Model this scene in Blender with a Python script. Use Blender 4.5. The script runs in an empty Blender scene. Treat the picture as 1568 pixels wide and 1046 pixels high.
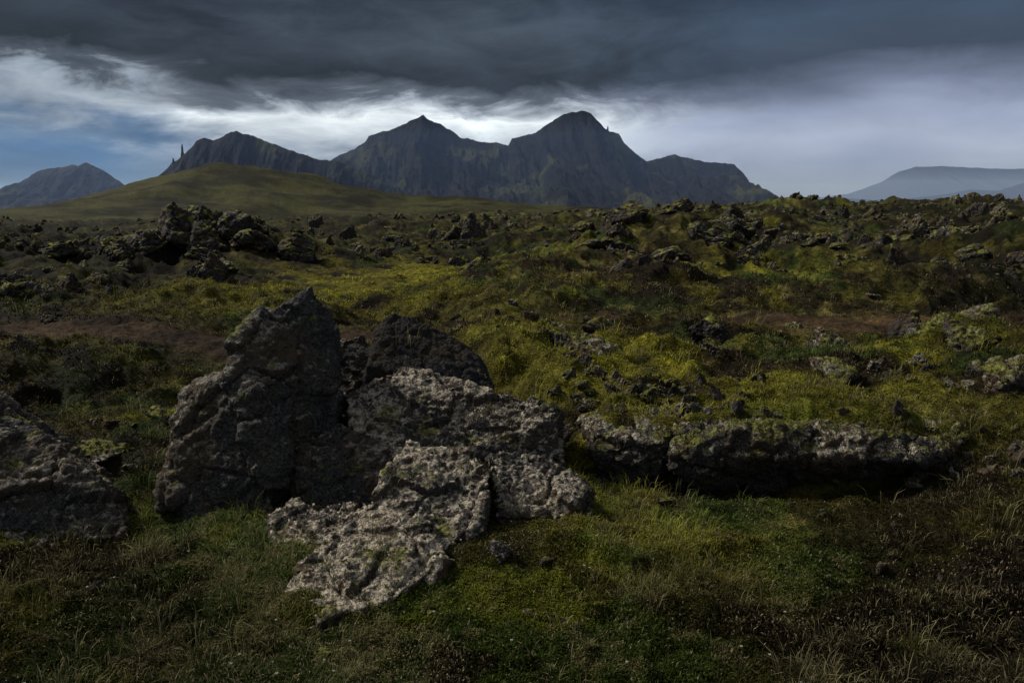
import bpy, bmesh, math, random
import numpy as np
from mathutils import Vector, Matrix
from mathutils.bvhtree import BVHTree
rng=np.random.default_rng(7); random.seed(7)
S=bpy.context.scene
S.view_settings.view_transform='Standard'; S.view_settings.look='None'; S.view_settings.exposure=0
C=S.collection

# ------------------------------------------------------------ noise
def _h(ix,iy,iz,seed):
    h=(ix.astype(np.int64)*374761393+iy.astype(np.int64)*668265263+iz.astype(np.int64)*2147483647//7*1+seed*1274126177)&0xFFFFFFFF
    h=((h^(h>>13))*1274126177)&0xFFFFFFFF
    h=((h^(h>>16))*2246822519)&0xFFFFFFFF
    h=h^(h>>15)
    return (h&0xFFFFFF)/float(0xFFFFFF)
def n2(x,y,seed=0):
    ix=np.floor(x);iy=np.floor(y);fx=x-ix;fy=y-iy
    ux=fx*fx*fx*(fx*(fx*6-15)+10);uy=fy*fy*fy*(fy*(fy*6-15)+10)
    z=np.zeros_like(ix)
    a=_h(ix,iy,z,seed);b=_h(ix+1,iy,z,seed);c=_h(ix,iy+1,z,seed);d=_h(ix+1,iy+1,z,seed)
    return (a+(b-a)*ux)*(1-uy)+(c+(d-c)*ux)*uy
def f2(x,y,s,oct=3,seed=0,g=.5):
    o=0;A=1;T=0;x=x/s;y=y/s
    for i in range(oct):
        o=o+A*n2(x,y,seed+i*17);T+=A;A*=g
        x,y=(x*.8-y*.6)*2.03+5.3,(x*.6+y*.8)*2.03+1.7
    return o/T
def n3(x,y,z,seed=0):
    ix=np.floor(x);iy=np.floor(y);iz=np.floor(z);fx=x-ix;fy=y-iy;fz=z-iz
    ux=fx*fx*(3-2*fx);uy=fy*fy*(3-2*fy);uz=fz*fz*(3-2*fz);r=0
    for dz in (0,1):
        a=_h(ix,iy,iz+dz,seed);b=_h(ix+1,iy,iz+dz,seed);c=_h(ix,iy+1,iz+dz,seed);d=_h(ix+1,iy+1,iz+dz,seed)
        r=r+((a+(b-a)*ux)*(1-uy)+(c+(d-c)*ux)*uy)*(uz if dz else 1-uz)
    return r
def f3(p,s,oct=3,seed=0,g=.5):
    x,y,z=p[:,0]/s,p[:,1]/s,p[:,2]/s;o=0;A=1;T=0
    for i in range(oct):
        o=o+A*n3(x,y,z,seed+i*31);T+=A;A*=g
        x,y,z=(x*.8-y*.6)*2.03+3.1,(x*.6+y*.8)*2.03+7.7,z*2.03+1.3
    return o/T
def wor(p,s,seed=0):
    q=p/s;b=np.floor(q);F1=np.full(len(p),9.);F2=np.full(len(p),9.);ID=np.zeros(len(p))
    for i in (-1,0,1):
        for j in (-1,0,1):
            for k in (-1,0,1):
                c=b+np.array([i,j,k]);r=[_h(c[:,0],c[:,1],c[:,2],seed+t) for t in (1,2,3,4)]
                d=np.sqrt((c[:,0]+r[0]-q[:,0])**2+(c[:,1]+r[1]-q[:,1])**2+(c[:,2]+r[2]-q[:,2])**2)
                m=d<F1
                F2=np.where(m,F1,np.minimum(F2,d));ID=np.where(m,r[3],ID);F1=np.where(m,d,F1)
    return F1,F2,ID
def sm(a,b,x):
    t=np.clip((x-a)/(b-a),0,1);return t*t*(3-2*t)

# ------------------------------------------------------------ terrain height (metres)
def path_y(x): return 9.2+.35*np.sin(x*.55)+.2*np.sin(x*1.3+1)+.03*x
def path_w(x): return .5+.25*sm(1,5,x)
MOUNDS=[(-7.6,19.5,2.6,2.2,.85),(-5.6,19,1.8,1.6,.45),(-11.5,17,2.5,2,.45),(3.0,18.5,2.3,2.4,.95),(5.2,20,2.6,2,.5),(-.6,24,3,2,.35),
 (11,16,3,3,.75),(8.5,13.5,2,1.5,.45),(-8.5,12.5,2.5,1.2,.3),(-4.5,29,2.5,2,.4),(16,24,4,4,.8),(-15,26,4,3,.5),(7.5,27,3,2.5,.6),(14,12,2.5,2,.5),(1.0,14.5,1.6,1,.35),(5.5,12.4,1.4,.8,.3),(7.3,16.5,1.2,1,.5),(2.2,12.6,.9,.6,.22),(-5.2,14,1.2,.8,.25)]
HX=np.array([-3000,-1400,-760,-650,-590,-540,-490,-430,-370,-300,-240,-180,-80,15,110,205,400,3000.])
HZ=np.array([-30,-28,-21,-5,14,36,50,63,55,46,33,20.5,11,2.8,-2.8,-5.6,-7,-20.])
def H(x,y):
    r=np.hypot(x,y)
    amp=sm(3.5,7,y)
    smooth=np.exp(-((x+2.9)/2.4)**2-((y-16)/4.5)**2)+np.exp(-((x-4.3)/1.1)**2-((y-14.2)/1.3)**2)*.8
    smooth=np.clip(smooth+np.exp(-((y-path_y(x))/(path_w(x)+.4))**2),0,1)
    k=(1-.85*smooth)
    z=(f2(x,y,5,3,11)-.5)*.6*amp*(.3+.7*k)
    z=z+(f2(x,y,1.5,3,23)-.5)*(.12+.62*amp)*k
    h=f2(x,y,.5,3,37); z=z+(np.abs(h-.5)*-2+.5)*(.10+.16*amp)*(.15+.85*k)
    h=f2(x,y,.16,2,38); z=z+(.5-np.abs(h-.5)*2)*.05
    z=z+(f2(x,y,.06,2,51)-.5)*.025
    for cx,cy,sx,sy,a in MOUNDS:
        z=z+a*np.exp(-((x-cx)/sx)**2-((y-cy)/sy)**2)
    e=4.22+.06*np.sin(x*5)
    pl=sm(e-.02,e+.25,y)*sm(.35,.75,x+ (y-4.2)*.5)
    z=z+pl*(.28-.26*sm(5.2,8.4,y))
    z=z+.22*sm(1.6,3.4,x-(4.2-y)*.3)*sm(2.6,3.9,y)*(1-pl)
    z=z-.14*np.exp(-((x+1.75)/.3)**2-((y-3.5)/.35)**2)
    z=z-.16*np.exp(-((x-1.5)/.8)**2-((y-4.1)/.22)**2)
    z=z+.08*np.exp(-((x-.2)/.6)**2-((y-3.15)/.4)**2)+.03*np.exp(-((x+.9)/.5)**2-((y-3.0)/.3)**2)
    b=x/np.maximum(y,1)
    z=z+1.05*sm(10,42,y)*sm(-.12,.42,b)+.32*sm(20,50,y)*sm(-.5,.1,b)
    z=z+sm(12,60,y)*(f2(x,y,9,3,77)-.5)*1.2
    far=sm(65,260,r)
    hill=np.interp(x+ (f2(x,y,160,3,5)-.5)*60,HX,HZ)
    t=np.clip((y-120)/1080,0,1)
    hill=np.where(y<1200,(hill+22)*t**3.2-22*np.clip((y-60)/400,0,1),hill-(y-1200)*.06)
    hill=np.maximum(hill,-60)+(f2(x,y,60,5,9)-.5)*14*sm(150,700,y)
    return z*(1-far)+hill*far

def mesh_obj(name,V,T,mat,cols=None,smooth=True,quads=False,parent=None):
    me=bpy.data.meshes.new(name);k=T.shape[1]
    me.vertices.add(len(V));me.vertices.foreach_set('co',np.ascontiguousarray(V,dtype=np.float32).ravel())
    me.loops.add(T.size);me.loops.foreach_set('vertex_index',T.astype(np.int32).ravel())
    me.polygons.add(len(T));me.polygons.foreach_set('loop_start',np.arange(0,T.size,k,dtype=np.int32))
    me.polygons.foreach_set('use_smooth',np.full(len(T),smooth))
    me.update(calc_edges=True);me.validate()
    if cols is not None:
        a=me.color_attributes.new('col','FLOAT_COLOR','POINT')
        c=np.ones((len(V),4),np.float32);c[:,:3]=cols;a.data.foreach_set('color',c.ravel())
    me.materials.append(mat)
    o=bpy.data.objects.new(name,me);C.objects.link(o)
    if parent: o.parent=parent
    return o

# ------------------------------------------------------------ node helpers
class NT:
    def __init__(s,nt): s.nt=nt;nt.nodes.clear()
    def n(s,t,**k):
        nd=s.nt.nodes.new(t)
        for a,b in k.items():
            if a=='inp':
                for i,v in b.items():
                    if isinstance(v,bpy.types.NodeSocket): s.nt.links.new(v,nd.inputs[i])
                    else: nd.inputs[i].default_value=v
            else: setattr(nd,a,b)
        return nd
    def m(s,op,a,b=0.0,c=0.0,clamp=False):
        return s.n('ShaderNodeMath',operation=op,use_clamp=clamp,inp={0:a,1:b,2:c}).outputs[0]
    def noise(s,vec,scale,detail=4,rough=.55,dist=0.,col=False):
        nd=s.n('ShaderNodeTexNoise',inp={'Vector':vec,'Scale':scale,'Detail':detail,'Roughness':rough,'Distortion':dist})
        return nd.outputs['Color' if col else 'Fac']
    def rng(s,v,a,b,c=0.,d=1.):
        return s.n('ShaderNodeMapRange',interpolation_type='SMOOTHSTEP',inp={0:v,1:a,2:b,3:c,4:d}).outputs[0]
    def mix(s,f,a,b,bt='MIX'):
        nd=s.n('ShaderNodeMix',data_type='RGBA',blend_type=bt)
        for i,v in ((0,f),(6,a),(7,b)):
            if isinstance(v,bpy.types.NodeSocket): s.nt.links.new(v,nd.inputs[i])
            else: nd.inputs[i].default_value=v if i==0 else (*v,1)
        return nd.outputs[2]
    def ramp(s,f,st):
        nd=s.n('ShaderNodeValToRGB',inp={0:f});cr=nd.color_ramp
        while len(cr.elements)<len(st): cr.elements.new(1)
        for e,(p,c) in zip(cr.elements,st): e.position=p
        for e,(p,c) in zip(cr.elements,st): e.position=p;e.color=(*c,1)
        return nd.outputs[0]
def newmat(name):
    m=bpy.data.materials.new(name);m.use_nodes=True;return m,NT(m.node_tree)
def finish(t,col,rough,bump_h=None,dist=.01,strength=1.,spec=.25):
    b=t.n('ShaderNodeBsdfPrincipled',inp={'Base Color':col,'Roughness':rough,'Specular IOR Level':spec})
    if bump_h is not None:
        bp=t.n('ShaderNodeBump',inp={'Height':bump_h,'Distance':dist,'Strength':strength});t.nt.links.new(bp.outputs[0],b.inputs['Normal'])
    o=t.n('ShaderNodeOutputMaterial',inp={0:b.outputs[0]})

def rock_mat(name,base,lich,lich_amt,moss_amt,sc=1.,space='Object'):
    m,t=newmat(name)
    g=t.n('ShaderNodeNewGeometry');pos=g.outputs['Position']
    if space=='Object': pos=t.n('ShaderNodeTexCoord').outputs['Object']
    nz=t.n('ShaderNodeSeparateXYZ',inp={0:g.outputs['Normal']}).outputs[2]
    big=t.noise(pos,2.4,3);patch=t.noise(pos,10*sc,6,.66);fine=t.noise(pos,85*sc,4,.7);sp=t.noise(pos,32*sc,3,.65)
    vo=t.n('ShaderNodeTexVoronoi',inp={'Vector':pos,'Scale':42.*sc,'Randomness':1.})
    cell=t.n('ShaderNodeSeparateColor',inp={0:vo.outputs['Color']}).outputs[0]
    c=t.mix(t.rng(fine,.38,.62),tuple(v*.4 for v in base),tuple(v*1.5 for v in base))
    c=t.mix(t.rng(big,.42,.62,0,.75),c,(base[0]*1.6,base[1]*1.2,base[2]*.78))
    up=t.rng(nz,-.1,.8)
    f=t.m('ADD',t.m('MULTIPLY',up,.16),t.m('ADD',t.m('MULTIPLY',patch,.66),t.m('MULTIPLY',big,.34)))
    f=t.m('ADD',f,t.m('MULTIPLY',t.m('SUBTRACT',cell,.5),.09))
    lm=t.rng(f,.67-lich_amt,.705-lich_amt)
    lm=t.m('MULTIPLY',lm,t.rng(fine,.40,.52,.12,1.))
    lc=t.mix(t.rng(sp,.38,.62),tuple(v*.45 for v in lich),lich)
    c=t.mix(lm,c,lc)
    s2=t.m('MULTIPLY',t.rng(sp,.60,.66),t.rng(up,0,1,.15,1));c=t.mix(t.m('MULTIPLY',s2,.6),c,lich)
    mo=t.noise(pos,5,4,.6);f2_=t.m('ADD',t.m('MULTIPLY',up,.3),mo)
    mm=t.m('MULTIPLY',t.rng(f2_,.86-moss_amt,.95-moss_amt),t.rng(fine,.3,.6,.4,1))
    mc=t.mix(t.rng(sp,.35,.6),(.03,.028,.008),(.15,.155,.02));c=t.mix(mm,c,mc)
    pit=t.rng(vo.outputs['Distance'],.1,.6)
    hh=t.m('ADD',t.m('ADD',t.m('MULTIPLY',fine,.9),t.m('MULTIPLY',pit,-.5)),t.m('MULTIPLY',sp,1.2))
    finish(t,c,.92,hh,.032,1.,.15)
    return m
m_dark=rock_mat('basalt_dark',(.056,.054,.051),(.29,.265,.22),.008,.015)
m_mid=rock_mat('basalt_grey',(.056,.051,.046),(.48,.42,.33),.050,.02)
m_light=rock_mat('basalt_lichen',(.062,.054,.048),(.56,.485,.375),.055,-.01)
m_black=rock_mat('basalt_black',(.020,.020,.021),(.08,.08,.08),-.12,-.12)
m_ledge=rock_mat('basalt_ledge',(.044,.040,.036),(.44,.39,.31),.025,.08)
m_rub=rock_mat('rubble_basalt',(.050,.045,.041),(.30,.27,.22),.02,.13,.6,'World')
m_rubd=rock_mat('rubble_basalt_dark',(.026,.024,.023),(.14,.128,.11),-.02,.09,.25,'World')

# ------------------------------------------------------------ rocks
def hull_mesh(hulls):
    bm=bmesh.new()
    for pts in hulls:
        vs=[bm.verts.new(p) for p in pts]
        r=bmesh.ops.convex_hull(bm,input=vs)
        junk=[e for e in r['geom_interior']+r['geom_unused'] if isinstance(e,bmesh.types.BMVert)]
        if junk: bmesh.ops.delete(bm,geom=list(set(junk)),context='VERTS')
    bmesh.ops.recalc_face_normals(bm,faces=bm.faces)
    me=bpy.data.meshes.new('tmp');bm.to_mesh(me);bm.free();return me
def build_rock(name,hulls,voxel,mat,seed=0,sc=1.,amp=1.,link=True,rough=1.,knob=1.):
    me=hull_mesh(hulls);o=bpy.data.objects.new(name,me);C.objects.link(o)
    md=o.modifiers.new('r','REMESH');md.mode='VOXEL';md.voxel_size=voxel;md.use_smooth_shade=True
    sd=o.modifiers.new('s','SMOOTH');sd.iterations=1;sd.factor=.5
    dg=bpy.context.evaluated_depsgraph_get();nm=bpy.data.meshes.new_from_object(o.evaluated_get(dg));o.modifiers.clear();o.data=nm;nm.name=name
    N=len(nm.vertices);v=np.zeros(N*3,np.float32);nm.vertices.foreach_get('co',v);v=v.reshape(-1,3).astype(float)
    for ps in range(2):
        nr=np.zeros(N*3,np.float32);nm.vertices.foreach_get('normal',nr);nr=nr.reshape(-1,3).astype(float)
        if ps==0:
            w=v+ (np.stack([f3(v,.2*sc,2,seed+k) for k in (1,2,3)],1)-.5)*.12*sc
            F1,F2,ID=wor(w,.24*sc,seed)
            d=(ID-.5)*.05*sc*rough-.018*sc*rough*(1-sm(0,.10,F2-F1))
            d=d+(f3(v,.3*sc,3,seed+5)-.5)*.08*sc
        else:
            F1,F2,ID=wor(v+(f3(v,.05*sc,2,seed+9)[:,None]-.5)*.06*sc,.07*sc,seed+3)
            d=(ID-.5)*.014*sc-.004*sc*(1-sm(0,.2,F2-F1))
            r=f3(v,.055*sc,4,seed+8,.6);d=d+(.25-np.abs(r-.5)*2)*.030*sc
            F1,F2,ID=wor(v+(f3(v,.03*sc,2,seed+19)[:,None]-.5)*.03*sc,.042*sc,seed+13);d=d+(.45-F1)*.026*sc*knob*(.4+ID)*sm(.4,.6,f3(v,.15*sc,2,seed+29)+.08)
        v=v+nr*(d*amp)[:,None]
        nm.vertices.foreach_set('co',v.astype(np.float32).ravel());nm.update()
    nm.polygons.foreach_set('use_smooth',np.ones(len(nm.polygons),bool))
    nm.materials.clear();nm.materials.append(mat)
    bpy.data.meshes.remove(me)
    if not link: C.objects.unlink(o)
    return o
A=[(-1.03,4.10,1.10),(-.97,4.2,.96),(-1.25,4.0,.97),(-1.38,3.9,.84),(-1.38,3.75,.68),(-.92,4.1,.64),(-.93,4.0,.42),(-1.15,3.65,-.05),(-1.05,3.8,.2),(-1.18,4.4,.98),(-1.51,4.5,.74),(-1.02,4.5,.44),(-1.49,4.5,-.2),(-1.0,4.3,-.2)]
B=[(-1.66,3.9,.60),(-1.47,4,.68),(-1.2,3.65,.67),(-1.68,3.75,.29),(-1.75,3.75,.02),(-1.3,3.55,-.06),(-1.15,3.55,-.1),(-1.08,3.7,.47),(-1.1,3.65,.19),(-1.84,4.5,.36),(-1.94,4.5,-.15),(-1.3,4.5,.36),(-1.3,4.4,-.2)]
Cc=[(-.79,4.5,.80),(-.69,4.6,.89),(-.36,4.6,.76),(-.2,4.5,.62),(-.1,4.3,.48),(-.8,4.3,.63),(-.82,4.3,.05),(-.1,4.3,.05),(-.765,5,.68),(-.18,5,.5),(-.94,5,.2),(-.08,5,.2)]
Dd=[(-.65,4.25,.64),(-.295,4.2,.58),(.06,4.1,.52),(.24,4.0,.45),(.25,3.9,.22),(-.27,3.7,.24),(-.72,3.75,.32),(-.82,3.9,.44),(-.88,4.1,.53),(-.73,4.7,.4),(.26,4.6,.28),(.2,3.95,-.15),(-.27,3.8,-.15),(-.72,3.85,-.1),(.2,4.6,-.2),(-.7,4.6,-.2)]
E=[(-1.07,3.75,.33),(-.85,3.8,.46),(-.6,3.75,.36),(-.55,3.6,.12),(-.88,3.6,.06),(-1.08,3.7,.08),(-1.06,4.1,.17),(-.645,4.1,.17),(-.6,3.7,-.1),(-1,3.7,-.1)]
F=[(-1.06,4.8,.7),(-.91,4.9,.72),(-.82,4.8,.54),(-1.06,4.6,.41),(-.86,4.6,.33),(-1.1,5.1,.56),(-.9,5.1,.3),(-1,4.7,-.1)]
G=[(-.47,3.5,.43),(-.2,3.55,.40),(-.55,3.35,.37),(-.09,3.4,.33),(-.11,3.2,.2),(-.37,2.95,.09),(-.66,3.15,.2),(-.44,3.8,.27),(-.14,3.8,.2),(-.6,3.1,-.2),(-.2,3.1,-.2),(-.2,3.7,-.2),(-.6,3.6,-.2)]
Hh=[(-.64,3.25,.25),(-.36,3.15,.23),(-.24,2.95,.14),(-.43,2.68,.10),(-.66,2.58,.08),(-.86,2.75,.11),(-.79,2.9,.17),(-.3,2.8,-.15),(-.66,2.6,-.15),(-.86,2.8,-.15),(-.5,3.4,-.1)]
Ii=[(-1.08,3.35,.14),(-1.02,3.5,.16),(-.7,3.4,.19),(-.66,3.15,.12),(-1.0,3.15,.08),(-1,3.4,-.15),(-.7,3.2,-.15),(-1,3.15,-.15)]
J=[(-.12,3.6,.33),(.15,3.7,.31),(.28,3.6,.24),(.38,3.5,.19),(.22,3.35,.13),(-.07,3.3,.16),(-.02,3.95,.22),(.36,3.8,.13),(0,3.4,-.1),(.34,3.6,-.1)]
K=[(.42,4.2,.28),(.87,4.3,.30),(.83,4.05,.28),(.79,4.06,.1),(.47,4.16,.13),(.41,4.1,.20),(.46,4.9,.2),(.94,4.9,.2),(.8,4.2,-.2),(.5,4.25,-.2)]
L1=[(.9,4.25,.30),(1.22,4.10,.33),(1.62,4.14,.32),(.83,4.0,.22),(.88,4.02,.05),(1.43,3.98,.20),(1.6,4.2,.12),(1.54,4.40,-.2),(.95,4.25,-.2),(1.04,4.9,.2),(1.7,4.9,.2)]
L2=[(1.45,4.25,.29),(1.82,4.14,.30),(2.2,4.2,.26),(2.56,4.3,.22),(1.5,4.03,.2),(2.13,3.98,.19),(2.55,4.3,.14),(1.54,4.42,-.2),(2.4,4.5,-.1),(1.5,4.9,.2),(2.8,4.9,.2)]
M=[(-3.6,4.5,.66),(-2.97,4.2,.6),(-2.6,4,.52),(-2.2,3.8,.30),(-1.93,3.7,.10),(-1.82,3.55,-.02),(-1.98,3.35,-.02),(-2.35,3.2,.03),(-2.55,3.45,.32),(-2.32,3.5,.26),(-3.4,3.1,.1),(-3.6,4.6,-.2),(-2,4.2,-.2),(-2.4,3.2,-.3)]
hero=[]
hero.append(build_rock('lava_boulder',[A,B],.0115,m_dark,3,1.1,1,knob=.8,rough=1.1))
hero.append(build_rock('lava_boulder',[Cc],.0125,m_black,21,1.0,.7,rough=.5,knob=.5))
hero.append(build_rock('lava_boulder',[Dd],.0095,m_mid,35,1.0,.95,rough=1.))
hero.append(build_rock('lava_boulder',[E],.010,m_dark,44,.8,.9))
hero.append(build_rock('lava_boulder',[F],.014,m_mid,55,.8,1))
hero.append(build_rock('lava_boulder',[G],.0085,m_light,66,.9,.9,knob=1.,rough=1.))
hero.append(build_rock('lava_boulder',[Hh],.0085,m_light,77,.9,1.,knob=1.,rough=1.))
hero.append(build_rock('lava_rock',[Ii],.009,m_light,88,.7,1.2))
hero.append(build_rock('lava_rock',[J],.009,m_mid,99,.8,1.2))
hero.append(build_rock('lava_ledge',[K],.0105,m_ledge,101,.9,1.2))
hero.append(build_rock('lava_ledge',[L1,L2],.0105,m_ledge,112,1.1,1.2))
hero.append(build_rock('lava_boulder',[M],.012,m_dark,121,1.0,1.1))
protos=[]
for i in range(10):
    pts=[]
    for k in range(13):
        d=rng.normal(size=3);d/=np.linalg.norm(d);d*=rng.uniform(.7,1.15)
        pts.append((d[0]*.55,d[1]*.45,max(d[2],-.6)*.38))
    p=build_rock('rock_shape',[pts],.024,m_rub if i<5 else m_rubd,200+i*7,1.5,1.4,link=False);protos.append(p.data)
near=[]
for x,y,w,z,i in [(1.91,7.5,.5,.25,5),(2.94,7.5,.75,.25,0),(4.1,7.2,1.15,.2,1),(1.27,7.8,.55,.12,2),(.57,6.4,.65,.12,3),(.54,5.3,.28,.08,0),(-2.35,4.4,.42,.07,2),(-2.66,5.8,.3,.02,1),
                (2.21,5.4,.5,.04,3),(-.07,2.95,.17,.02,0),(.13,2.9,.08,0,1),(1.0,5.6,.3,.03,2),(3.2,5.0,.6,.05,1),(3.4,6.1,.7,.05,0),(-2.9,3.0,.5,0,2),(.8,7.2,.4,.05,4),(2.4,6.5,.35,.05,2),(-1.9,5.3,.35,0,3),(1.6,6.3,.3,.05,1),
                (-2.15,2.95,.22,.01,4),(-.62,2.42,.12,0,3),(3.5,4.35,.7,.0,4)]:
    zz=float(H(np.array([x]),np.array([y]))[0])
    o=bpy.data.objects.new('lava_rock',protos[i]);C.objects.link(o);o.location=(x,y,zz+z*.5)
    o.scale=(w,w*.9,w*random.uniform(.7,1.0));o.rotation_euler=(random.uniform(-.2,.2),random.uniform(-.2,.2),random.uniform(0,6.28));near.append(o)
rub=bpy.data.objects.new('lava_rubble',None);C.objects.link(rub)
n=46000
r=4.6*np.exp(rng.random(n)*math.log(80/4.6));a=rng.uniform(-.85,.85,n)
x=r*np.sin(a);y=r*np.cos(a)
den=np.zeros(n)
for cx,cy,sx,sy,am in MOUNDS: den=np.maximum(den,min(1,am*1.5)*np.exp(-((x-cx)/sx)**2-((y-cy+.6)/sy)**2))
b=x/np.maximum(y,.1)
den=np.maximum(den,.6*sm(13,24,y)*sm(-.1,.3,b))
den=np.maximum(den,.34*sm(14,22,y))
den=np.maximum(den,.36*sm(.1,.6,x)*(y<8.4))
den=np.maximum(den,.06)
den*=sm(.46,.60,f2(x,y,1.7,3,301))*1.4
sp=np.exp(-((x+2.9)/2.0)**2-((y-15.5)/4)**2)+np.exp(-((x-4.3)/1.0)**2-((y-14.2)/1.2)**2)
den*=np.clip(1-sp*1.6,0,1)*(1-.99*np.exp(-((y-path_y(x))/(path_w(x)+.5))**2))
keep=rng.random(n)<den*.62
x,y,r=x[keep],y[keep],r[keep]
m_=140;xs_=rng.uniform(-2.2,2.6,m_);ys_=rng.uniform(2.3,4.4,m_);k_=rng.random(m_)<sm(.4,.6,f2(xs_,ys_,.5,2,333));xs_,ys_=xs_[k_],ys_[k_]
nfar=len(x);x=np.concatenate([x,xs_]);y=np.concatenate([y,ys_]);r=np.hypot(x,y);z=H(x,y)
for i in range(len(x)):
    s=float(np.clip(rng.lognormal(-1.75,.65),.05,.85))*(.5+.033*min(r[i],32))
    if r[i]<8: s=min(s,.10+.03*(r[i]-4.6))
    if i>=nfar: s=random.uniform(.025,.085)
    if r[i]>16: k=random.choice([4,5,6,7,8,9,9,2])
    elif r[i]>9.5: k=random.choice([0,1,2,3,4,5,6,7,8,9])
    else: k=random.choice([0,1,2,3,4,5])
    o=bpy.data.objects.new('rubble_rock',protos[k]);C.objects.link(o);o.parent=rub
    o.location=(x[i],y[i],z[i]-s*.03+(.012 if i>=nfar else 0));o.scale=(s*random.uniform(.8,1.4),s*random.uniform(.8,1.2),s*random.uniform(.8,1.7))
    o.rotation_euler=(random.uniform(-.4,.4),random.uniform(-.4,.4),random.uniform(0,6.28))
for (x0,y0,s,hz,k) in [(-7.3,18.6,1.9,2.1,6),(-7.0,18.2,1.5,1.4,9),(-6.5,18.6,1.5,1.2,7),(-8.2,18.2,1.4,1.1,7),(-5.7,18,1.6,1.1,8),(-4.9,18,1.2,.9,5),(-6.3,17.2,1.4,.7,6),(-5.1,13.5,.6,.85,5),(-5.5,13.7,.4,.5,9),(-10.2,18,1.3,.8,6),(-9.2,18.6,1.2,1.1,9),
    (2.6,18.2,1.3,.9,5),(3.6,18.5,1.2,.8,6),(2.0,16.8,1.3,.6,3),(3.2,16.5,1.2,.6,7),(4.3,17.2,1.0,.7,5),(1.7,18.6,.9,.8,8),(-3.9,27,1.3,.9,8),(-1.8,25,1.1,.8,5),(-8.6,17.6,.9,.7,5),(-7.9,20.0,1.5,1.6,7),(5.1,19,1.2,.8,9),(9.3,17,1.2,.8,6),(7.8,13.6,.9,.6,7)]:
    o=bpy.data.objects.new('rubble_rock',protos[k]);C.objects.link(o);o.parent=rub
    o.location=(x0,y0,float(H(np.array([x0]),np.array([y0]))[0])+.10*hz);o.scale=(s,s*.9,hz);o.rotation_euler=(random.uniform(-.2,.2),random.uniform(-.2,.2),random.uniform(0,6.28))

# ------------------------------------------------------------ vegetation colours, plus painted light and shade
def lerp(a,b,t): return a+(b-a)*t[:,None]
def veg(x,y):
    r=np.hypot(x,y)
    n1=f2(x,y,2.2,4,401);n2_=f2(x,y,.5,4,411);n3_=f2(x,y,.12,3,421)
    brown=np.array([.032,.024,.013]);olive=np.array([.068,.067,.020]);lime=np.array([.215,.21,.022]);straw=np.array([.25,.21,.10]);green=np.array([.045,.080,.015])
    q=n2_*.55+n1*.45
    c=lerp(np.tile(brown,(len(x),1)),olive,sm(.44,.55,q))
    c=lerp(c,green,sm(.50,.58,f2(x,y,1.1,3,441))*.7)
    c=lerp(c,lime,sm(.55,.64,f2(x,y,.7,3,461))*.40*(r<60))
    c=lerp(c,straw,sm(.55,.67,n3_*.5+n2_*.5)*.55)
    c=lerp(c,np.array([.020,.014,.009]),sm(.50,.61,f2(x,y,.38,3,471))*.85)
    lush_lit=np.exp(-((x+2.6)/2.4)**2-((y-15.5)/4.2)**2)*2.0+np.exp(-((x-4.5)/1.3)**2-((y-14.5)/1.5)**2)*1.6  # real green patches, also painted brighter as pools of light
    lush_lit=lush_lit+np.exp(-((x-.6)/.5)**2-((y-3.2)/.35)**2)*.6+np.exp(-((x-1.5)/1.9)**2-((y-6.2)/1.5)**2)*1.0+np.exp(-((x-.4)/.4)**2-((y-4.1)/.3)**2)
    lush_lit=lush_lit+.5*np.exp(-((x+2.5)/1.6)**2-((y-6.5)/1)**2)
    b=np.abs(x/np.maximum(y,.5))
    painted_shade=sm(.20,.60,b)*.52+.46*(1-sm(2.4,3.3,y))+.25*sm(20,34,y)  # shade painted into the ground colour: sides, near edge, far field
    painted_shade=np.clip(painted_shade,0,.70)*(1-sm(60,140,r))
    c=c*(1-painted_shade)[:,None]
    c=lerp(c,lime*1.1,np.clip(lush_lit*sm(.38,.56,q),0,1))
    p=np.exp(-((y-path_y(x)-.25*(f2(x,y,.5,3,481)-.5))/(path_w(x)+.05))**4)*sm(.16,.32,f2(x,y,1.5,3,431)+.14*sm(.6,2.2,np.abs(x-.2))-.03)
    c=lerp(c,np.array([.080,.052,.035])*(.55+.9*f2(x,y,.25,3,491))[:,None],np.clip(p*1.3,0,1))
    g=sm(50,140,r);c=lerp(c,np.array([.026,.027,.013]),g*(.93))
    return c,p
m_gr,t=newmat('heath_ground')
pos=t.n('ShaderNodeNewGeometry').outputs['Position']
at=t.n('ShaderNodeVertexColor',layer_name='col').outputs[0]
a1=t.noise(pos,70,3,.7);a2=t.noise(pos,14,4,.65);a4=t.noise(pos,.012,8,.68);a5=t.noise(pos,.6,5,.65)
c=t.mix(1.,at,t.ramp(a1,[(.3,(.35,.35,.35)),(.55,(1,1,1)),(.75,(2.,1.9,1.6))]),'MULTIPLY')
c=t.mix(1.,c,t.ramp(a2,[(.32,(.35,.33,.3)),(.5,(.9,.9,.9)),(.7,(1.7,1.7,1.4))]),'MULTIPLY')
c=t.mix(1.,c,t.ramp(a4,[(.42,(.35,.32,.30)),(.58,(1.6,1.6,1.2))]),'MULTIPLY')
c=t.mix(1.,c,t.ramp(a5,[(.38,(.5,.45,.4)),(.6,(1.3,1.3,1.1))]),'MULTIPLY')
hh=t.m('ADD',t.m('MULTIPLY',a1,.3),a2)
finish(t,c,.95,hh,.05,.9,.1)
na=1150
rr=np.concatenate([1.0*np.exp(np.linspace(0,math.log(45),1050)),45*np.exp(np.linspace(0,math.log(9000/45),330))[1:]])
aa=np.linspace(-1.15,1.15,na)
R,AA=np.meshgrid(rr,aa,indexing='ij')
X=(R*np.sin(AA)).ravel();Y=(R*np.cos(AA)-.6).ravel();Z=H(X,Y)
nr=len(rr);i=np.arange(nr-1)[:,None]*na+np.arange(na-1)[None];i=i.ravel()
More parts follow.
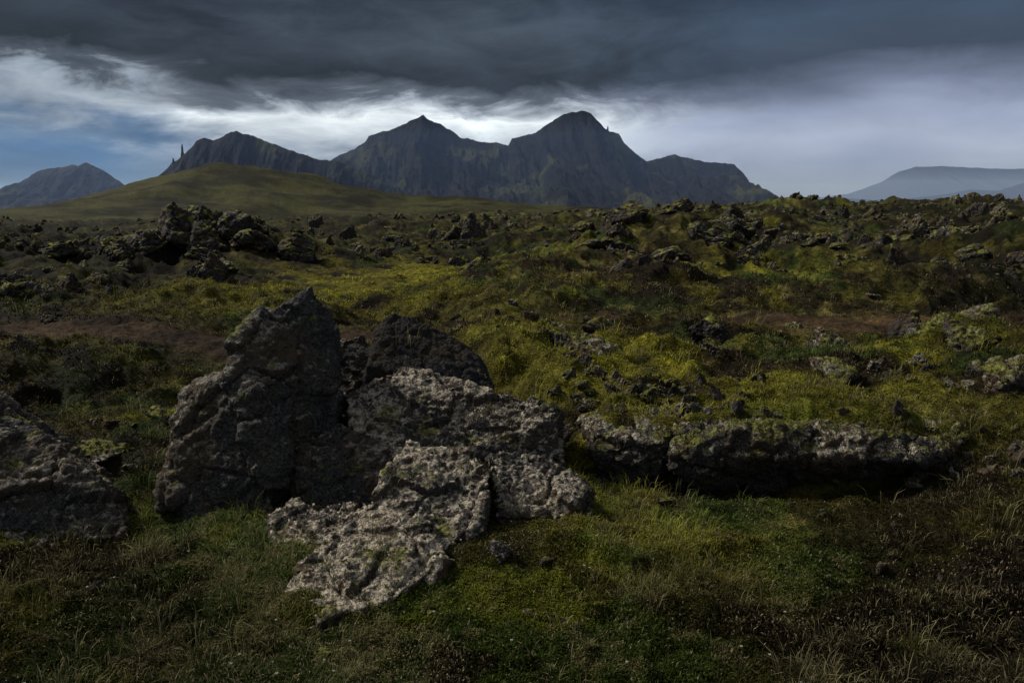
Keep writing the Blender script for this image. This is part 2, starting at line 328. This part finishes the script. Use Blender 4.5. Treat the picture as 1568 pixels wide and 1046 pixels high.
T=np.stack([i,i+1,i+na+1,i+na],1)[:, ::-1]
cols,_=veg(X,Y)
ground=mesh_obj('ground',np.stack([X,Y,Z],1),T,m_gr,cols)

# ------------------------------------------------------------ grass, moss and herbs
m_bl,t=newmat('grass_blades')
at=t.n('ShaderNodeVertexColor',layer_name='col').outputs[0]
d=t.n('ShaderNodeBsdfDiffuse',inp={'Color':at});tr=t.n('ShaderNodeBsdfTranslucent',inp={'Color':at})
mx=t.n('ShaderNodeMixShader',inp={0:.3,1:d.outputs[0],2:tr.outputs[0]});t.n('ShaderNodeOutputMaterial',inp={0:mx.outputs[0]})
bvs=[]
for o in hero+near:
    me=o.data;v=np.zeros(len(me.vertices)*3,np.float32);me.vertices.foreach_get('co',v);v=v.reshape(-1,3)
    M4=np.array(Matrix.LocRotScale(o.location,o.rotation_euler,o.scale));v=v@M4[:3,:3].T+M4[:3,3]
    polys=[tuple(p.vertices) for p in me.polygons]
    bvs.append((v.min(0),v.max(0),BVHTree.FromPolygons([tuple(q) for q in v.tolist()],polys)))
def drop(x,y):
    z=H(x,y);ok=np.ones(len(x),bool);onrock=np.zeros(len(x),bool)
    for lo,hi,bv in bvs:
        idx=np.where((x>lo[0])&(x<hi[0])&(y>lo[1])&(y<hi[1]))[0]
        for k in idx:
            h=bv.ray_cast(Vector((x[k],y[k],4)),Vector((0,0,-1)))
            if h[0] is not None and h[0].z>z[k]:
                z[k]=h[0].z;onrock[k]=True;ok[k]=h[1].z>.55
    return z,ok,onrock
def blades(x,y,z,h,w,az,lean,col):
    n=len(x);dx,dy=np.cos(az),np.sin(az);px,py=-dy,dx
    V=np.zeros((n,5,3))
    def pt(f,l,side,ww,k):
        V[:,k,0]=x+dx*l*h+px*side*ww*w;V[:,k,1]=y+dy*l*h+py*side*ww*w;V[:,k,2]=z+h*f
    c=np.cos(lean*.6);pt(0,0,-.5,1,0);pt(0,0,.5,1,1);pt(.55*c,.4*np.sin(lean*.6),-.5,.8,2);pt(.55*c,.4*np.sin(lean*.6),.5,.8,3)
    pt(.55*c+.45*np.cos(lean*1.3),.4*np.sin(lean*.6)+.5*np.sin(lean*1.3),0,0,4)
    V[:,:2,2]-=.006
    T=np.array([[0,1,3],[0,3,2],[2,3,4]])[None]+(np.arange(n)*5)[:,None,None]
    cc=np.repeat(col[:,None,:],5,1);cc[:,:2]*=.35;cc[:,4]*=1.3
    return V.reshape(-1,3),T.reshape(-1,3),cc.reshape(-1,3)
def polar(n,r0,r1,k=.7,ang=.72):
    u=rng.random(n);r=(r0**-k+(r1**-k-r0**-k)*u)**(-1/k);a=rng.uniform(-ang,ang,n);return r*np.sin(a),r*np.cos(a),r
VV=[];TT=[];CC=[];off=0
def add(V,T,c):
    global off
    VV.append(V);TT.append(T+off);CC.append(c);off+=len(V)
def rockgrow(x,y):  # ledge tops and lower rocks carry turf, the big boulders are bare
    return np.where((x>.3)&(y>4.15),.8,np.where((x>-.2)&(y>3.4),.5,.08))
x,y,r=polar(24000,2.0,32)
tf=f2(x,y,.6,3,501);k=rng.random(len(x))<.05+.95*sm(.46,.62,tf);x,y,r=x[k],y[k],r[k]
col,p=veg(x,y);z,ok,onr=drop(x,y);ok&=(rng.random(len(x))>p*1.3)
ok&=~onr|(rng.random(len(x))<rockgrow(x,y)*sm(.42,.56,f2(x,y,.25,2,507)))
x,y,r,z,col=x[ok],y[ok],r[ok],z[ok],col[ok]
nb=16;th=np.clip(rng.lognormal(-3.5,.6,len(x)),.012,.14)*(1+.05*r)
rep=lambda q:np.repeat(q,nb,0)
rad=rep(th)*.6*np.sqrt(rng.random(len(x)*nb));az=rng.uniform(0,6.28,len(x)*nb)
bx=rep(x)+np.cos(az)*rad;by=rep(y)+np.sin(az)*rad;n=len(bx)
h=rep(th)*rng.uniform(.55,1.15,n);w=np.maximum(.0024,.00075*rep(r))*rng.uniform(.7,1.3,n)
tint=rng.uniform(.6,1.7,(len(x),1))
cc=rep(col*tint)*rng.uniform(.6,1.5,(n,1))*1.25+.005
dry=rng.random(n)<rep(rng.random(len(x))**2.5*.9);cc[dry]=np.array([.27,.235,.12])*rng.uniform(.3,1.0,(dry.sum(),1))
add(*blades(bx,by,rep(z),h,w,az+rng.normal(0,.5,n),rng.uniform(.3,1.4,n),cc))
x,y,r=polar(420000,2.0,14,.9)
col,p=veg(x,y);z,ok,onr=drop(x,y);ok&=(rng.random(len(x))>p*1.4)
ok&=~onr|(rng.random(len(x))<rockgrow(x,y)*sm(.44,.58,f2(x,y,.22,3,508)))
x,y,r,z,col=x[ok],y[ok],r[ok],z[ok],col[ok];n=len(x)
sc=np.maximum(1,r*.22)
h=rng.uniform(.007,.020,n)*sc*(.6+f2(x,y,.18,2,511)*.9);w=rng.uniform(.003,.0075,n)*sc
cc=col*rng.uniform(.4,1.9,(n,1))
dry=rng.random(n)<.05+.16*sm(.5,.62,f2(x,y,.3,2,521));cc[dry]=np.array([.26,.21,.13])*rng.uniform(.2,1.1,(dry.sum(),1))
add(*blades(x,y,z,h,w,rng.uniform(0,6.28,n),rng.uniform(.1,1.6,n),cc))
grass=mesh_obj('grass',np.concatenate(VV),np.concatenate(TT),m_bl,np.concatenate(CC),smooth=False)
x,y,r=polar(110,2.2,7);z,ok,onr=drop(x,y);ok&=~onr;x,y,z,r=x[ok],y[ok],z[ok],r[ok]
VV=[];TT=[];CC=[];off=0
for q in range(5):
    az=np.full(len(x),q*1.2566)+rng.uniform(0,.4,len(x))
    add(*blades(x,y,z+.02,np.full(len(x),.007),np.full(len(x),.005),az,np.full(len(x),1.45),np.tile([.45,.45,.38],(len(x),1))))
mesh_obj('wildflowers',np.concatenate(VV),np.concatenate(TT),m_bl,np.concatenate(CC),smooth=False)

# ------------------------------------------------------------ mountains
def mtn_mat(name,dark,green,amt,bump=20.):
    m,t=newmat(name);g=t.n('ShaderNodeNewGeometry');pos=g.outputs['Position']
    a=t.noise(pos,.006,8,.65);b=t.noise(pos,.03,5,.7)
    mp=t.n('ShaderNodeMapping',inp={0:pos,3:(1,.35,.35)}).outputs[0];s=t.noise(mp,.03,6,.7)
    nz=t.n('ShaderNodeSeparateXYZ',inp={0:g.outputs['Normal']}).outputs[2]
    lo,hi=(.4,1.6) if bump>5 else (.85,1.1)
    c=t.mix(t.rng(b,.35,.65),tuple(v*lo for v in dark),tuple(v*hi for v in dark))
    f=t.m('ADD',a,t.m('ADD',t.m('MULTIPLY',s,.35),t.m('MULTIPLY',nz,.15)))
    c=t.mix(t.rng(f,.80-amt,.92-amt,0,.85),c,green)
    finish(t,c,.95,t.m('ADD',s,t.m('MULTIPLY',b,.6)),bump,1.,.05);return m
def mountain(name,prof,D,sx,sz,W,zbase,mat,nx=520,ny=151,seed=0,rib=1.,back=.5,crg=1.):
    P=np.array(prof,float);px=(P[:,0]-784)*sx;pz=(315-P[:,1])*sz
    xs=np.linspace(px[0]-20,px[-1]+20,nx);v=np.linspace(-1,back,ny)
    Xg,Vg=np.meshgrid(xs,v,indexing='ij');Xf=Xg.ravel();Vf=Vg.ravel();s=D/3000
    Yf=D+Vf*W
    aV=np.abs(Vf)
    warp=(f2(Xf,Yf,220*s,3,seed)-.5)*260*s*aV
    h=np.interp(Xf+warp,px,pz);crag=(f2(Xf,Yf*.2,26*s,5,seed+3,.65)-.5)*20*s*crg
    fall=np.where(aV<.28,1-aV*1.75,(.51)*(1-(aV-.28)/.72)**1.35)
    z=zbase+(h-zbase)*fall+crag*.7
    g1=np.abs(f2(Xf+Yf*.15,Yf*.25,130*s,5,seed+5,.6)-.5)*2
    z=z-(.35-g1)*150*s*rib*np.clip(aV*5,0,1)*(1-aV)*np.clip((h-zbase)/(200*s),0,1.2)
    z=z+(f2(Xf,Yf,40*s,4,seed+8)-.5)*30*s*crg*np.clip(aV*6,0,1)*(1-aV)
    i=(np.arange(nx-1)[:,None]*ny+np.arange(ny-1)[None]).ravel()
    return mesh_obj(name,np.stack([Xf,Yf,z],1),np.stack([i,i+ny,i+ny+1,i+1],1),mat)
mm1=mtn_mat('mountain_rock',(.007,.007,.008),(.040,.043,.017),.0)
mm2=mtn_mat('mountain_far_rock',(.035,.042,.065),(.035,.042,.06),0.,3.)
massif=[(470,300),(500,246),(520,238),(545,226),(562,214),(567,206),(585,201),(612,193),(632,183),(650,174),(657,181),(668,186),(690,197),(705,209),(735,215),(760,217),(778,223),(784,211),(800,206),(820,202),(838,188),(855,178),(875,171),(893,168),(905,176),(917,188),(924,196),(933,200),(946,203),(955,218),(975,235),(990,245),(1008,241),(1030,236),(1055,240),(1080,247),(1100,249),(1122,250),(1132,259),(1145,277),(1165,296),(1185,312),(1210,330)]
mountain('mountain',massif,3000,2.412,2.345,900,-40,mm1,nx=760,ny=201,seed=31)
left=[(150,330),(185,300),(205,282),(235,272),(252,262),(262,252),(272,246),(280,241),(290,232),(305,215),(318,211),(330,215),(345,207),(366,200),(385,205),(405,213),(430,222),(455,232),(490,244),(520,246),(560,262),(600,285),(640,310)]
mountain('mountain',left,2500,2.01,1.955,700,-40,mm1,nx=500,seed=47)
fl=[(-300,330),(-200,300),(-100,290),(-20,292),(0,288),(30,278),(60,262),(80,256),(100,254),(112,251),(122,253),(132,247),(145,252),(160,260),(172,270),(185,279),(200,292),(230,310),(260,330)]
mountain('mountain',fl,3600,2.895,2.815,900,-40,mm1,nx=300,seed=59)
fr=[(1180,316),(1220,304),(1260,302),(1300,297),(1330,286),(1352,277),(1375,262),(1400,255),(1440,254),(1480,256),(1530,258),(1568,258),(1620,262),(1700,275),(1800,300)]
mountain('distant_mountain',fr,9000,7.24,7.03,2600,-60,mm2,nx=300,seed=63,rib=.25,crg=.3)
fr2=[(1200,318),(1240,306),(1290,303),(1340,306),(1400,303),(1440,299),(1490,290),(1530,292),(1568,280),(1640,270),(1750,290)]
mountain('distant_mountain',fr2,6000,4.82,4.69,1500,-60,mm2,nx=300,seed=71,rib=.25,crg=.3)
def pinnacle(x,y,z0,z1,w,seed):
    pts=[]
    for f,k in ((0,1.),(.35,.62),(.8,.42),(1,.22)):
        for a in range(6):
            q=a*1.047+seed;pts.append((x+math.cos(q)*w*k*.5+f*w*.12,y+math.sin(q)*w*k*.5,z0+(z1-z0)*f))
    build_rock('rock_pinnacle',[pts],w*.07,mm1,seed,w*1.1,1.3)
pinnacle(-1006,2490,118,185,16,3);pinnacle(-1036,2490,100,143,17,5);pinnacle(348,2992,262,286,12,11)

# ------------------------------------------------------------ rain haze (real volume)
bm=bmesh.new();bmesh.ops.create_cube(bm,size=1);me=bpy.data.meshes.new('rain_haze');bm.to_mesh(me);bm.free()
hz=bpy.data.objects.new('rain_haze',me);C.objects.link(hz);hz.scale=(24000,9000,330);hz.location=(0,6100,85)
m,t=newmat('haze');v=t.n('ShaderNodeVolumeScatter',inp={'Color':(.40,.58,1,1),'Density':.000115,'Anisotropy':.0})
t.n('ShaderNodeOutputMaterial',inp={1:v.outputs[0]});me.materials.append(m)

# ------------------------------------------------------------ sky
SE,SA=math.radians(42),math.radians(-68)
w=bpy.data.worlds.new('World');S.world=w;w.use_nodes=True;t=NT(w.node_tree)
sky=t.n('ShaderNodeTexSky',sky_type='NISHITA',sun_disc=False,sun_elevation=SE,sun_rotation=SA)
d=t.n('ShaderNodeTexCoord').outputs['Generated']
sx=t.n('ShaderNodeSeparateXYZ',inp={0:d});X_,Y_,Z_=sx.outputs
phi=t.m('ARCTAN2',X_,Y_);el=t.m('ARCSINE',Z_)
vec=t.n('ShaderNodeCombineXYZ',inp={0:phi,1:t.m('MULTIPLY',el,3.0),2:0.3}).outputs[0]
nb_=t.noise(vec,3.2,3,.5,.3);nf=t.noise(vec,10,8,.62,.5);ns=t.noise(vec,5,7,.6,.4)
calm=t.rng(phi,.1,.35,1.,.35)
e2=t.m('ADD',el,t.m('ADD',t.m('MULTIPLY',t.m('SUBTRACT',nb_,.5),.07),t.m('MULTIPLY',t.m('MULTIPLY',t.m('SUBTRACT',nf,.5),.085),calm)))
e2=t.m('DIVIDE',e2,.35)
def R_(st): return t.ramp(e2,[(p/.35,c) for p,c in st])
cen=R_([(0,(.13,.17,.26)),(.045,(.22,.28,.39)),(.07,(.52,.60,.70)),(.10,(.86,.94,1.0)),(.114,(.42,.48,.56)),(.128,(.10,.12,.155)),(.152,(.024,.032,.044)),(.205,(.054,.070,.096)),(.24,(.026,.037,.053)),(.33,(.05,.06,.08))])
rig=R_([(0,(.20,.26,.42)),(.03,(.28,.34,.50)),(.07,(.41,.475,.64)),(.10,(.33,.39,.54)),(.13,(.16,.195,.285)),(.16,(.054,.075,.112)),(.20,(.056,.085,.132)),(.24,(.030,.047,.077)),(.33,(.05,.06,.08))])
lef=R_([(0,(.05,.14,.32)),(.06,(.06,.15,.31)),(.09,(.12,.20,.33)),(.12,(.45,.52,.60)),(.135,(.30,.36,.43)),(.147,(.08,.1,.13)),(.17,(.022,.030,.041)),(.22,(.037,.050,.070)),(.33,(.05,.06,.08))])
ph2=t.m('ADD',phi,t.m('MULTIPLY',t.m('SUBTRACT',ns,.5),.3))
c=t.mix(t.rng(ph2,-.46,-.32),lef,cen);c=t.mix(t.rng(ph2,.04,.26),c,rig)
c=t.mix(t.rng(phi,.1,.35,1.,.35),c,t.mix(1.,c,t.ramp(ns,[(.3,(.66,.66,.68)),(.7,(1.38,1.38,1.36))]),'MULTIPLY'))
over=t.m('MAXIMUM',t.rng(el,.36,.95),t.rng(Y_,.25,-.5))
c=t.mix(over,c,(.31,.34,.385))
b1=t.n('ShaderNodeBackground',inp={0:c,1:1.});b0=t.n('ShaderNodeBackground',inp={0:sky.outputs[0],1:.06})
mx=t.n('ShaderNodeMixShader',inp={0:.96,1:b0.outputs[0],2:b1.outputs[0]})
t.n('ShaderNodeOutputWorld',inp={0:mx.outputs[0]})
sl=bpy.data.lights.new('sun','SUN');sl.energy=4.6;sl.angle=math.radians(9);sl.color=(1,.94,.83)
so=bpy.data.objects.new('sun',sl);C.objects.link(so)
dv=Vector((math.sin(SA)*math.cos(SE),math.cos(SA)*math.cos(SE),math.sin(SE)))
so.rotation_euler=dv.to_track_quat('Z','Y').to_euler()
# ------------------------------------------------------------ camera
cam=bpy.data.cameras.new('camera');co=bpy.data.objects.new('camera',cam);C.objects.link(co)
cam.sensor_width=36;cam.lens=28;cam.clip_start=.05;cam.clip_end=30000
co.location=(0,0,1.5);co.rotation_euler=(math.radians(90-9.68),0,0);S.camera=co
